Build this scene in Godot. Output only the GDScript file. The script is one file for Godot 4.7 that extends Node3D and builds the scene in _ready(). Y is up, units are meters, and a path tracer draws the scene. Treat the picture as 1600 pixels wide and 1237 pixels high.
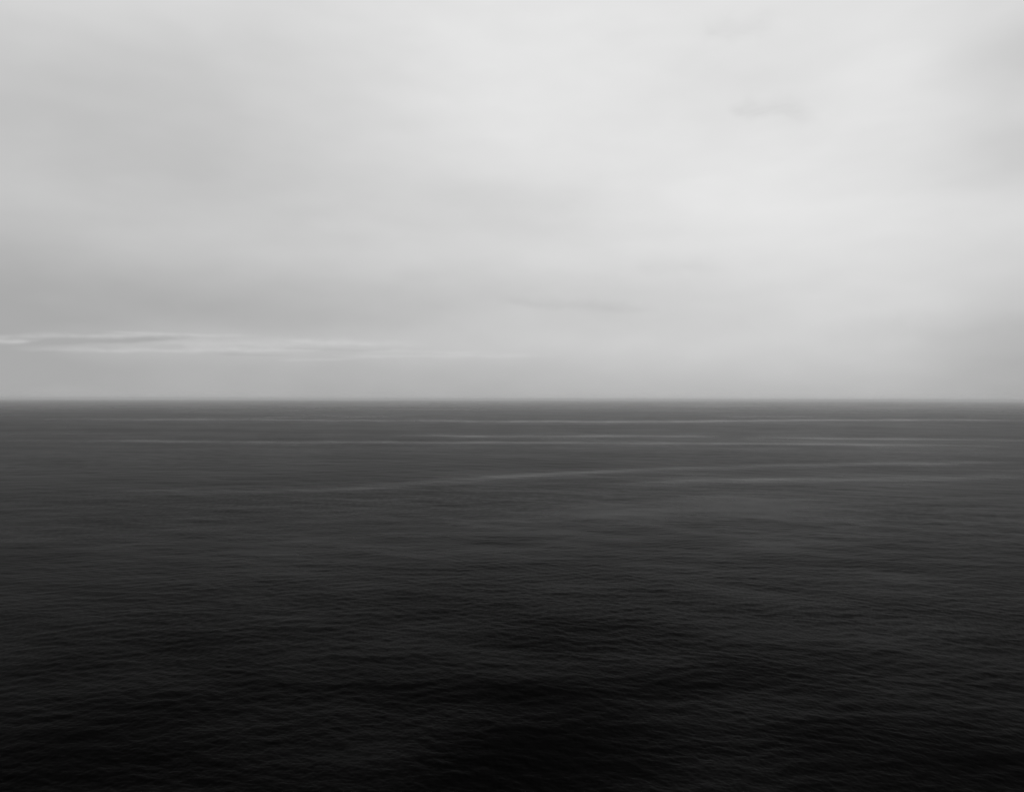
extends Node3D
# A calm grey sea under a veiled sky, seen from a high cliff; metres, y up, the viewer looks along -z.

const EYE := 70.0                  # height of the cliff top over the water
const TILE := 256                  # samples along the side of one wave tile

# Luminance of the cloud deck (0-255, display values), in nine directions from 34 degrees left to 34 right, by elevation.
const SKY_UP := [0.0, 1.9, 3.8, 5.7, 7.6, 10.4, 14.1, 17.7, 21.1, 24.4, 27.5, 34.0]
const SKY_TONE := [
	[171, 175, 175, 175, 177, 183, 186, 183, 169],
	[167, 174, 177, 181, 187, 194, 197, 191, 174],
	[172, 183, 186, 192, 198, 203, 205, 200, 180],
	[169, 174, 178, 188, 198, 202, 208, 207, 188],
	[171, 174, 184, 193, 199, 205, 214, 214, 202],
	[179, 190, 198, 207, 214, 218, 223, 221, 210],
	[195, 196, 199, 206, 210, 222, 229, 225, 216],
	[194, 192, 200, 212, 222, 225, 228, 224, 203],
	[193, 194, 204, 217, 227, 226, 224, 225, 210],
	[201, 204, 210, 220, 229, 227, 224, 225, 203],
	[210, 213, 216, 223, 229, 227, 226, 224, 215],
	[209, 212, 214, 219, 222, 221, 220, 217, 213]]

# Wind slicks: long streaks of calmer water (half width, calmness, course over the water as x, z).
const STREAKS := [
		{"w": 154, "s": 0.80, "p": [Vector2(-1750, -2599), Vector2(-848, -2520), Vector2(0, -2446), Vector2(406, -2410), Vector2(875, -2599), Vector2(1377, -2727), Vector2(2000, -2700)]},
		{"w": 180, "s": 0.40, "p": [Vector2(-1012, -2863), Vector2(-721, -3057), Vector2(-409, -3035)]},
		{"w": 198, "s": 0.40, "p": [Vector2(839, -3115), Vector2(1133, -3205), Vector2(1363, -3115)]},
		{"w": 68, "s": 0.70, "p": [Vector2(-252, -1498), Vector2(-24, -1433), Vector2(248, -1472), Vector2(413, -1442)]},
		{"w": 58, "s": 0.70, "p": [Vector2(422, -1431), Vector2(591, -1404), Vector2(747, -1366), Vector2(935, -1322)]},
		{"w": 53, "s": 0.75, "p": [Vector2(-903, -1277), Vector2(-632, -1251), Vector2(-412, -1223), Vector2(0, -1223), Vector2(204, -1214), Vector2(412, -1223), Vector2(553, -1194), Vector2(829, -1173)]},
		{"w": 32, "s": 0.75, "p": [Vector2(-379, -536), Vector2(-239, -569), Vector2(-148, -587), Vector2(-103, -609), Vector2(-55, -654), Vector2(0, -693), Vector2(61, -725), Vector2(127, -753), Vector2(198, -783), Vector2(309, -816), Vector2(426, -844), Vector2(613, -867)]},
		{"w": 33, "s": 0.68, "p": [Vector2(52, -613), Vector2(166, -659), Vector2(254, -671), Vector2(343, -679), Vector2(490, -694)]}]

# Patches where the wind lies calmer (+) or ruffles the water more (-): x, z, reach along x and z, strength.
const PATCHES := [
		[124.4, -369.6, 18.7, 13.1, 0.50],
		[51.8, -473.4, 35.9, 18.6, 0.65],
		[150.2, -503.8, 60.1, 50.5, 0.60],
		[150.3, -297.5, 22.5, 10.6, 0.25],
		[58.9, -225.8, 13.3, 5.5, 0.25],
		[44.4, -263.6, 31.1, 20.9, 0.12],
		[3.1, -182.4, 23.0, 8.4, -0.75],
		[9.0, -157.0, 18.0, 11.0, -1.00],
		[-4.8, -143.1, 21.7, 8.4, -0.60],
		[68.7, -163.1, 16.5, 4.8, -0.50],
		[43.8, -185.9, 14.1, 3.7, -0.50],
		[-59.4, -141.1, 16.6, 4.8, -0.30],
		[91.8, -147.4, 17.4, 11.8, -0.50],
		[-88.8, -146.5, 21.0, 15.5, -0.40],
		[18.1, -215.6, 23.6, 5.6, -0.35],
		[-21.3, -158.0, 14.6, 9.0, 0.20],
		[52.7, -178.8, 21.1, 5.4, 0.20],
		[22.2, -329.0, 24.9, 6.5, -0.12],
		[21.9, -144.5, 14.6, 5.0, -0.40],
		[89.9, -248.3, 58.5, 52.5, 0.30],
		[-122.5, -323.4, 87.1, 76.5, 0.20],
		[44.3, -166.7, 17.6, 12.5, 0.80],
		[-42.0, -170.1, 24.5, 20.3, 0.60],
		[42.6, -144.3, 11.9, 6.9, 0.70],
		[-26.9, -147.3, 12.5, 8.5, 0.60],
		[0.0, -352.4, 118.6, 106.9, 0.20],
		[92.7, -188.4, 24.6, 16.2, 0.45]]

var gust_far := FastNoiseLite.new()
var gust_mid := FastNoiseLite.new()
var gust_near := FastNoiseLite.new()


func _ready() -> void:
	var cam := Camera3D.new()
	cam.name = "camera"
	cam.position = Vector3(0, EYE, 0)
	cam.rotation_degrees = Vector3(0.26, 0, 0.143)      # the horizon of the photograph leans a touch to the right
	cam.fov = 55.0
	cam.near = 0.5
	cam.far = 250000.0
	add_child(cam)
	cam.current = true

	var env := Environment.new()
	env.background_mode = Environment.BG_SKY
	env.sky = Sky.new()
	var air := PanoramaSkyMaterial.new()
	air.panorama = ImageTexture.create_from_image(cloud_deck())
	env.sky.sky_material = air
	env.tonemap_mode = Environment.TONE_MAPPER_LINEAR
	env.tonemap_exposure = 1.0
	env.sdfgi_enabled = true
	env.ssao_enabled = true
	env.ssil_enabled = true
	env.volumetric_fog_enabled = true
	env.volumetric_fog_density = 0.0
	env.fog_enabled = true
	env.fog_light_color = Color(0.9, 0.9, 0.9)
	env.fog_density = 0.000006
	env.sky_rotation = Vector3(0, PI, 0)            # the seam of the panorama lies behind
	var around := WorldEnvironment.new()
	around.name = "air"
	around.environment = env
	add_child(around)

	var sun := DirectionalLight3D.new()
	sun.name = "veiled_sun"
	sun.light_energy = 0.15
	sun.light_angular_distance = 40.0
	sun.light_color = Color(1, 1, 1)
	sun.shadow_enabled = true
	sun.rotation_degrees = Vector3(-62, 150, 0)      # high behind the cloud, ahead and to the right
	add_child(sun)

	build_sea()


# ---------------------------------------------------------------- sky

func tone(v: float) -> float:
	return Color(v / 255.0, 0, 0).srgb_to_linear().r


func cubic(a: float, b: float, c: float, d: float, t: float) -> float:
	return b + 0.5 * t * (c - a + t * (2.0 * a - 5.0 * b + 4.0 * c - d + t * (3.0 * (b - c) + d - a)))


func cloud_deck() -> Image:
	var w := 1024
	var h := 512
	var soft := FastNoiseLite.new()
	soft.seed = 11
	soft.noise_type = FastNoiseLite.TYPE_SIMPLEX_SMOOTH
	soft.frequency = 1.0
	soft.fractal_octaves = 4
	var rows := []
	for r in SKY_TONE:
		var q := []
		for v in r:
			q.append(float(v))
		rows.append(q)
	var data := PackedFloat32Array()
	data.resize(w * h * 3)
	for j in h:
		var el: float = 90.0 - (j + 0.5) / h * 180.0
		var e: float = maxf(el, 0.0)
		var column := PackedFloat32Array()
		for c in 9:
			# the deck is level, so its bands dip to either side of the view
			var q: float = maxf(rad_to_deg(atan(tan(deg_to_rad(minf(e, 89.0))) * sqrt(1.0 + pow((c - 4) / 5.94, 2.0)))) - 0.26, 0.0)
			var k := 0
			while k < SKY_UP.size() - 2 and q > SKY_UP[k + 1]:
				k += 1
			var t: float = clampf((q - SKY_UP[k]) / (SKY_UP[k + 1] - SKY_UP[k]), 0.0, 1.0)
			var k0: int = maxi(k - 1, 0)
			var k3: int = mini(k + 2, SKY_UP.size() - 1)
			column.append(cubic(rows[k0][c], rows[k][c], rows[k + 1][c], rows[k3][c], t))
		var whole := 0.0
		for c in 9:
			whole += column[c] / 9.0
		var high: float = smoothstep(30.0, 80.0, e)
		for i in w:
			var az: float = (i + 0.5) / w * 360.0 - 180.0
			var g: float = clampf(tan(deg_to_rad(clampf(az, -60.0, 60.0))) * 5.94 + 4.0, 0.0, 8.0)
			var c: int = mini(int(g), 7)
			var here: float = cubic(column[maxi(c - 1, 0)], column[c], column[c + 1], column[mini(c + 2, 8)], g - c)
			var off: float = smoothstep(34.0, 90.0, absf(az))
			var v: float = lerpf(here, whole + 4.0, maxf(off, high))
			var d := Vector3(cos(deg_to_rad(e)) * sin(deg_to_rad(az)), sin(deg_to_rad(e)), cos(deg_to_rad(e)) * cos(deg_to_rad(az)))
			var s: Vector3 = Vector3(d.x, d.y * 3.2, d.z) * 2.1
			v += soft.get_noise_3dv(s) * lerpf(4.0, 22.0, maxf(off, high)) + soft.get_noise_3dv(s * 4.0 + Vector3(9, 4, 2)) * 3.2
			if el < 0.0:
				v = 172.0
			var l := tone(v)
			var o := (j * w + i) * 3
			data[o] = l
			data[o + 1] = l
			data[o + 2] = l
	var im := Image.create_from_data(w, h, false, Image.FORMAT_RGBF, data.to_byte_array())
	im.resize(4096, 2048, Image.INTERPOLATE_CUBIC)
	thin_clouds(im)
	return im


# Long thin streaks of cloud low over the horizon: azimuth from, to, elevation at both ends, thickness (degrees), tone.
func thin_clouds(im: Image) -> void:
	var list := [
		[-38.6, -30.9, 3.26, 3.69, 0.338, 24.0],
		[-38.6, -21.6, 3.60, 4.51, 0.241, 12.0],
		[-33.1, -22.0, 3.47, 4.19, 0.265, -20.0],
		[-33.3, -29.4, 2.86, 3.08, 0.145, -8.0],
		[-34.9, -11.4, 3.00, 3.65, 0.338, 10.0],
		[-28.7, -20.3, 4.45, 4.37, 0.125, 9.0],
		[-24.4, -17.7, 4.37, 4.49, 0.145, 6.0],
		[-26.8, -8.6, 3.72, 4.07, 0.579, 7.0],
		[-17.7, -4.8, 4.27, 3.92, 0.482, 6.0],
		[-17.3, -11.4, 3.68, 3.56, 0.121, -9.0],
		[-12.3, -8.6, 3.55, 3.65, 0.096, -6.0],
		[-17.3, -10.5, 2.76, 2.96, 0.121, 7.0],
		[-21.6, -15.1, 3.13, 3.08, 0.145, -6.0],
		[-14.2, 4.8, 3.14, 3.28, 0.241, 6.0],
		[-11.4, 0.0, 3.51, 3.52, 0.193, 5.0],
		[1.4, 13.3, 6.82, 6.44, 0.965, -1.0],
		[15.5, 22.4, 20.45, 19.11, 1.061, -8.0],
		[13.7, 19.9, 25.36, 24.77, 1.350, -5.0],
		[8.6, 16.9, 9.84, 9.33, 0.965, -3.0],
		[-47.6, -38.6, 2.63, 3.45, 0.482, 12.0],
		[-55.1, -45.3, 1.76, 2.48, 0.386, 8.0],
		[-1.9, 12.3, 7.33, 6.60, 0.772, -5.0],
		[20.7, 36.5, 4.55, 4.26, 1.640, -3.0],
	]
	var fray := FastNoiseLite.new()
	fray.seed = 5
	fray.frequency = 1.0
	fray.fractal_octaves = 3
	for s in list:
		var a0: float = s[0]
		var a1: float = s[1]
		var thick: float = s[4]
		var lo: float = minf(s[2], s[3]) - thick * 3.0
		var up: float = maxf(s[2], s[3]) + thick * 3.0
		for j in range(int((90.0 - up) / 180.0 * 2048), int((90.0 - lo) / 180.0 * 2048) + 1):
			var el: float = 90.0 - (j + 0.5) / 2048.0 * 180.0
			for i in range(int(a0 / 360.0 * 4096), int(a1 / 360.0 * 4096) + 1):
				var az: float = (i + 0.5) / 4096.0 * 360.0
				var t: float = clampf((az - a0) / (a1 - a0), 0.0, 1.0)
				var bend: float = fray.get_noise_2d(az * 0.22, s[2] * 7.0) * thick * 0.35
				var y: float = (el - lerpf(s[2], s[3], t) - bend) / (thick * (0.75 + 0.6 * fray.get_noise_2d(az * 0.3 + 50.0, s[2] * 3.0)))
				var body: float = exp(-pow(y * (1.7 if y < 0.0 else 1.0), 2.0) * 1.6) * smoothstep(0.0, 0.18, t) * (1.0 - smoothstep(0.65, 1.0, t))
				body *= 1.0 + 0.5 * fray.get_noise_2d(az * 0.8, el * 9.0)
				if absf(body) > 0.003:
					var x: int = posmod(i + 2048, 4096)
					var l: float = im.get_pixel(x, j).r
					var v: float = Color(l, 0, 0).linear_to_srgb().r * 255.0 + body * s[5]
					l = tone(v)
					im.set_pixel(x, j, Color(l, l, l))


# ---------------------------------------------------------------- sea

# One periodic tile of a random sea: height and both slopes, for waves between two lengths; slope variance 1 along the wind.
func wave_tile(side: float, shortest: float, longest: float, count: int, spread: float, seed_value: int) -> PackedVector3Array:
	var rng := RandomNumberGenerator.new()
	rng.seed = seed_value
	var n := TILE
	var tile := PackedVector3Array()
	tile.resize(n * n)
	var total := 0.0
	var waves := []
	for c in count:
		var length: float = shortest * pow(longest / shortest, (c + rng.randf()) / count)
		var turn: float = rng.randfn(0.0, spread)
		var kx: int = roundi(side / length * sin(turn))
		var kz: int = roundi(side / length * cos(turn))
		if kx == 0 and kz == 0:
			kz = 1
		var slope: float = 0.6 + 0.8 * rng.randf()
		total += slope * slope * 0.5
		waves.append([kx, kz, slope, rng.randf() * TAU])
	for wv in waves:
		var kx: int = wv[0]
		var kz: int = wv[1]
		var slope: float = wv[2] / sqrt(total)
		var k: float = TAU / side * sqrt(float(kx * kx + kz * kz))
		var ux: float = kx / sqrt(float(kx * kx + kz * kz))
		var uz: float = kz / sqrt(float(kx * kx + kz * kz))
		var table := PackedVector3Array()           # one turn of the wave: height, slopes
		for p in n:
			var ph: float = TAU * p / n + wv[3]
			table.append(Vector3(slope / k * sin(ph), slope * ux * cos(ph), slope * uz * cos(ph)))
		for j in n:
			var base: int = j * kz
			var row := j * n
			for i in n:
				tile[row + i] += table[(base + i * kx) & 255]
	return tile


func streak_at(s: Dictionary, x: float, z: float) -> float:
	var p: Array = s.p
	var last: int = p.size() - 1
	if x < p[0].x or x > p[last].x:
		return 0.0
	var k := 0
	while k < last - 1 and x > p[k + 1].x:
		k += 1
	var t: float = (x - p[k].x) / (p[k + 1].x - p[k].x)
	var wob: float = gust_mid.get_noise_2d(x * 0.35, s.p[0].y) * s.w * 0.5
	var d: float = (z - lerpf(p[k].y, p[k + 1].y, smoothstep(0.0, 1.0, t) * 0.5 + t * 0.5) - wob) / (s.w * 0.7)
	if absf(d) > 2.5:
		return 0.0
	var whole: float = (x - p[0].x) / (p[last].x - p[0].x)
	return s.s * (0.64 + 0.3 * gust_mid.get_noise_2d(x * 0.6 + 400.0, s.w * 90.0)) * exp(-d * d) * smoothstep(0.0, 0.2, whole) * (1.0 - smoothstep(0.9, 1.0, whole))


func build_sea() -> void:
	gust_far.seed = 3
	gust_far.frequency = 1.0
	gust_far.fractal_octaves = 3
	gust_mid.seed = 8
	gust_mid.frequency = 0.01
	gust_mid.fractal_octaves = 3
	gust_near.seed = 21
	gust_near.frequency = 0.03
	gust_near.fractal_octaves = 4

	var water := StandardMaterial3D.new()
	water.resource_name = "sea water"
	water.albedo_color = Color(0.0005, 0.0005, 0.0005).linear_to_srgb()
	water.metallic = 0.0
	water.metallic_specular = 0.0485
	water.roughness = 1.0
	var ramp := Image.create(256, 4, false, Image.FORMAT_RGBF)
	for i in 256:
		for j in 4:
			ramp.set_pixel(i, j, Color(i / 255.0, i / 255.0, i / 255.0))
	water.roughness_texture = ImageTexture.create_from_image(ramp)   # u of a vertex is how rough the water is there
	water.texture_repeat = false

	# three bands of waves: short chop, wind waves, low swell
	var side := [17.0, 56.0, 250.0]
	var band := [1.0, 3.8, 20.0]
	var steep := [0.076, 0.056, 0.020]
	var tiles := [
		wave_tile(side[0], 0.5, 2.0, 46, 0.85, 101),
		wave_tile(side[1], 2.0, 7.5, 44, 0.62, 202),
		wave_tile(side[2], 8.0, 42.0, 30, 0.4, 303)]
	var turns := [0.10, -0.42]
	var sizes := [1.0, 1.43]
	var cs := []
	var sn := []
	for a in turns:
		cs.append(cos(a))
		sn.append(sin(a))

	# rings closer together towards the cliff, out past the horizon
	var rings := PackedFloat32Array()
	var px: float = 760.0 * EYE
	var y := 440.0
	while y > 0.62:
		rings.append(px / y)
		y -= 0.6
	rings.append_array(PackedFloat32Array([110000.0]))
	var cols := 1500
	var reach := deg_to_rad(43.0)
	var nr := rings.size()
	var pos := PackedVector3Array()
	var nor := PackedVector3Array()
	var uv := PackedVector2Array()
	var owner_of := PackedByteArray()
	pos.resize(nr * cols)
	nor.resize(nr * cols)
	uv.resize(nr * cols)
	owner_of.resize(nr * cols)
	var step: float = 2.0 * reach / (cols - 1)
	var rough0 := 0.075                               # ripples too small to build
	for r in nr:
		var d: float = rings[r]
		var gap: float = (rings[r] - rings[r - 1]) if r > 0 else (rings[1] - rings[0])
		gap = maxf(gap, d * step)
		var amp := []
		var lost := rough0 * rough0
		for b in 3:
			var f: float = exp(-1.1 * pow(gap / band[b], 2.0))
			amp.append(steep[b] * f)
			lost += 0.3 * steep[b] * steep[b] * (1.0 - f * f)
		var live := []
		for b in 3:
			if amp[b] > 0.002:
				live.append(b)
		var strips := []
		for s in STREAKS.size():
			var near := false
			for p in STREAKS[s].p:
				if absf(p.length() - d) < 700.0:
					near = true
			if near and d > 300.0:
				strips.append(s)
		var spots := []
		if d < 700.0:
			for p in PATCHES:
				if absf(Vector2(p[0], p[1]).length() - d) < (p[2] + p[3]) * 3.0:
					spots.append(p)
		var shelter: float = 0.6 * smoothstep(140.0, 420.0, d) - 0.15 + 0.3 * smoothstep(2500.0, 9000.0, d)   # the wind falls off the cliff on to the nearer water
		var near_share: float = 1.0 - smoothstep(300.0, 900.0, d)
		var mid_share: float = 1.0 - smoothstep(2000.0, 6000.0, d)
		for c in cols:
			var a: float = -reach + c * step
			var x: float = d * sin(a)
			var z: float = -d * cos(a)
			# how calm the water is here
			var calm: float = shelter + 0.22 * gust_far.get_noise_2d(x * 0.0006, z * 0.0022) + 0.2 * mid_share * gust_mid.get_noise_2d(x * 0.55, z * 0.9)
			var lean := 0.0                          # broad faces of the sea turned to the viewer (-) or away (+)
			if near_share > 0.01:
				var g: float = near_share * gust_near.get_noise_2d(x * 0.42, z * 0.75)
				calm += 0.3 * g
				lean += 0.8 * g * (1.0 - smoothstep(170.0, 330.0, d))
			var mine := 0
			var most := 0.22
			for s in strips:
				var k: float = streak_at(STREAKS[s], x, z)
				calm += k
				if k > most:
					most = k
					mine = s + 1
			for p in spots:
				var ex: float = (x - p[0]) / p[2]
				var ez: float = (z - p[1]) / p[3]
				var q: float = ex * ex + ez * ez
				if q < 6.0:
					calm += 0.5 * p[4] * exp(-q)
					lean += p[4] * (1.6 if p[4] < 0.0 else 0.7) * exp(-q)
			var wild: float = clampf(1.0 - 0.7 * calm, 0.25, 2.1)
			var hgt := 0.0
			var sx := 0.0
			var sz: float = 0.15 * lean
			for b in live:
				var tile: PackedVector3Array = tiles[b]
				var w: float = amp[b] * 0.7071 * (wild if b < 2 else 1.0)
				for m in 2:
					var cell: float = side[b] * sizes[m] / TILE
					var u: float = cs[m] * x - sn[m] * z
					var v: float = sn[m] * x + cs[m] * z
					var q: Vector3 = tile[(int(floor(v / cell)) & 255) * TILE + (int(floor(u / cell)) & 255)]
					hgt += w * q.x * sizes[m]
					sx += w * (cs[m] * q.y + sn[m] * q.z)
					sz += w * (-sn[m] * q.y + cs[m] * q.z)
			var n := r * cols + c
			pos[n] = Vector3(x, hgt , z)
			nor[n] = Vector3(-sx, 1.0, -sz).normalized()
			uv[n] = Vector2(clampf(sqrt(sqrt(2.0 * lost) * wild), 0.05, 0.98), 0.5)
			owner_of[n] = mine
	var idx := []
	for k in STREAKS.size() + 1:
		idx.append(PackedInt32Array())
	for r in nr - 1:
		for c in cols - 1:
			var n := r * cols + c
			idx[owner_of[n]].append_array(PackedInt32Array([n, n + cols, n + 1, n + 1, n + cols, n + cols + 1]))
	print("sea: ", pos.size(), " points; ", idx[0].size() / 3, " faces")

	var sheet := ArrayMesh.new()
	sheet.add_surface_from_arrays(Mesh.PRIMITIVE_TRIANGLES, part_arrays(pos, nor, uv, idx[0]))
	# the rest of the sea, below the cliff and behind it, in large faces
	var rp := PackedVector3Array()
	var rn := PackedVector3Array()
	var ru := PackedVector2Array()
	var ri := PackedInt32Array()
	grid(rp, rn, ru, ri, PackedFloat32Array([0.0, 40.0, 80.0, rings[0]]), -reach, reach, 120)
	grid(rp, rn, ru, ri, PackedFloat32Array([0.0, 60.0, 150.0, 400.0, 1200.0, 4000.0, 15000.0, 30000.0, 110000.0]), reach, TAU - reach, 160)
	var rest := []
	rest.resize(Mesh.ARRAY_MAX)
	rest[Mesh.ARRAY_VERTEX] = rp
	rest[Mesh.ARRAY_NORMAL] = rn
	rest[Mesh.ARRAY_TEX_UV] = ru
	rest[Mesh.ARRAY_INDEX] = ri
	sheet.add_surface_from_arrays(Mesh.PRIMITIVE_TRIANGLES, rest)
	var sea := MeshInstance3D.new()
	sea.name = "sea"
	sea.mesh = sheet
	sea.material_override = water
	sea.set_meta("kind", "structure")
	sea.set_meta("label", "dark grey sea ruffled by small waves, reaching to a hazy straight horizon")
	add_child(sea)
	for k in STREAKS.size():
		if idx[k + 1].size() == 0:
			continue
		var m := ArrayMesh.new()
		m.add_surface_from_arrays(Mesh.PRIMITIVE_TRIANGLES, part_arrays(pos, nor, uv, idx[k + 1]))
		var o := MeshInstance3D.new()
		o.name = "calm_streak" if k == 0 else "calm_streak_%03d" % k
		o.mesh = m
		o.set_meta("label", "pale streak of calmer water far out towards the horizon")
		o.material_override = water
		sea.add_child(o, true)


	# the damp air far out, a bank of thin haze over the water
	var bank := FogVolume.new()
	bank.name = "haze_bank"
	bank.shape = RenderingServer.FOG_VOLUME_SHAPE_BOX
	bank.size = Vector3(260000, 101, 118000)
	bank.position = Vector3(0, 49.5, -60600)
	var mist := FogMaterial.new()
	mist.albedo = Color(0.95, 0.95, 0.95)
	mist.density = 0.00004
	bank.material = mist
	bank.set_meta("kind", "stuff")
	bank.set_meta("label", "thin pale haze lying over the far water along the horizon")
	add_child(bank)


func part_arrays(pos: PackedVector3Array, nor: PackedVector3Array, uv: PackedVector2Array, idx: PackedInt32Array) -> Array:
	var remap := PackedInt32Array()
	remap.resize(pos.size())
	remap.fill(-1)
	var p := PackedVector3Array()
	var n := PackedVector3Array()
	var u := PackedVector2Array()
	var out := PackedInt32Array()
	out.resize(idx.size())
	for i in idx.size():
		var k: int = idx[i]
		if remap[k] < 0:
			remap[k] = p.size()
			p.append(pos[k])
			n.append(nor[k])
			u.append(uv[k])
		out[i] = remap[k]
	var a := []
	a.resize(Mesh.ARRAY_MAX)
	a[Mesh.ARRAY_VERTEX] = p
	a[Mesh.ARRAY_NORMAL] = n
	a[Mesh.ARRAY_TEX_UV] = u
	a[Mesh.ARRAY_INDEX] = out
	return a


func grid(p: PackedVector3Array, n: PackedVector3Array, u: PackedVector2Array, idx: PackedInt32Array, rings: PackedFloat32Array, from: float, to: float, cols: int) -> void:
	var first := p.size()
	# outermost ring first, as the near sheet runs outwards too
	for r in rings.size():
		for c in cols + 1:
			var a: float = lerpf(from, to, float(c) / cols)
			var d: float = rings[r]
			p.append(Vector3(d * sin(a), 0.0, -d * cos(a)))
			n.append(Vector3.UP)
			u.append(Vector2(0.45, 0.5))
	for r in rings.size() - 1:
		for c in cols:
			var k := first + r * (cols + 1) + c
			idx.append_array(PackedInt32Array([k, k + cols + 1, k + 1, k + 1, k + cols + 1, k + cols + 2]))
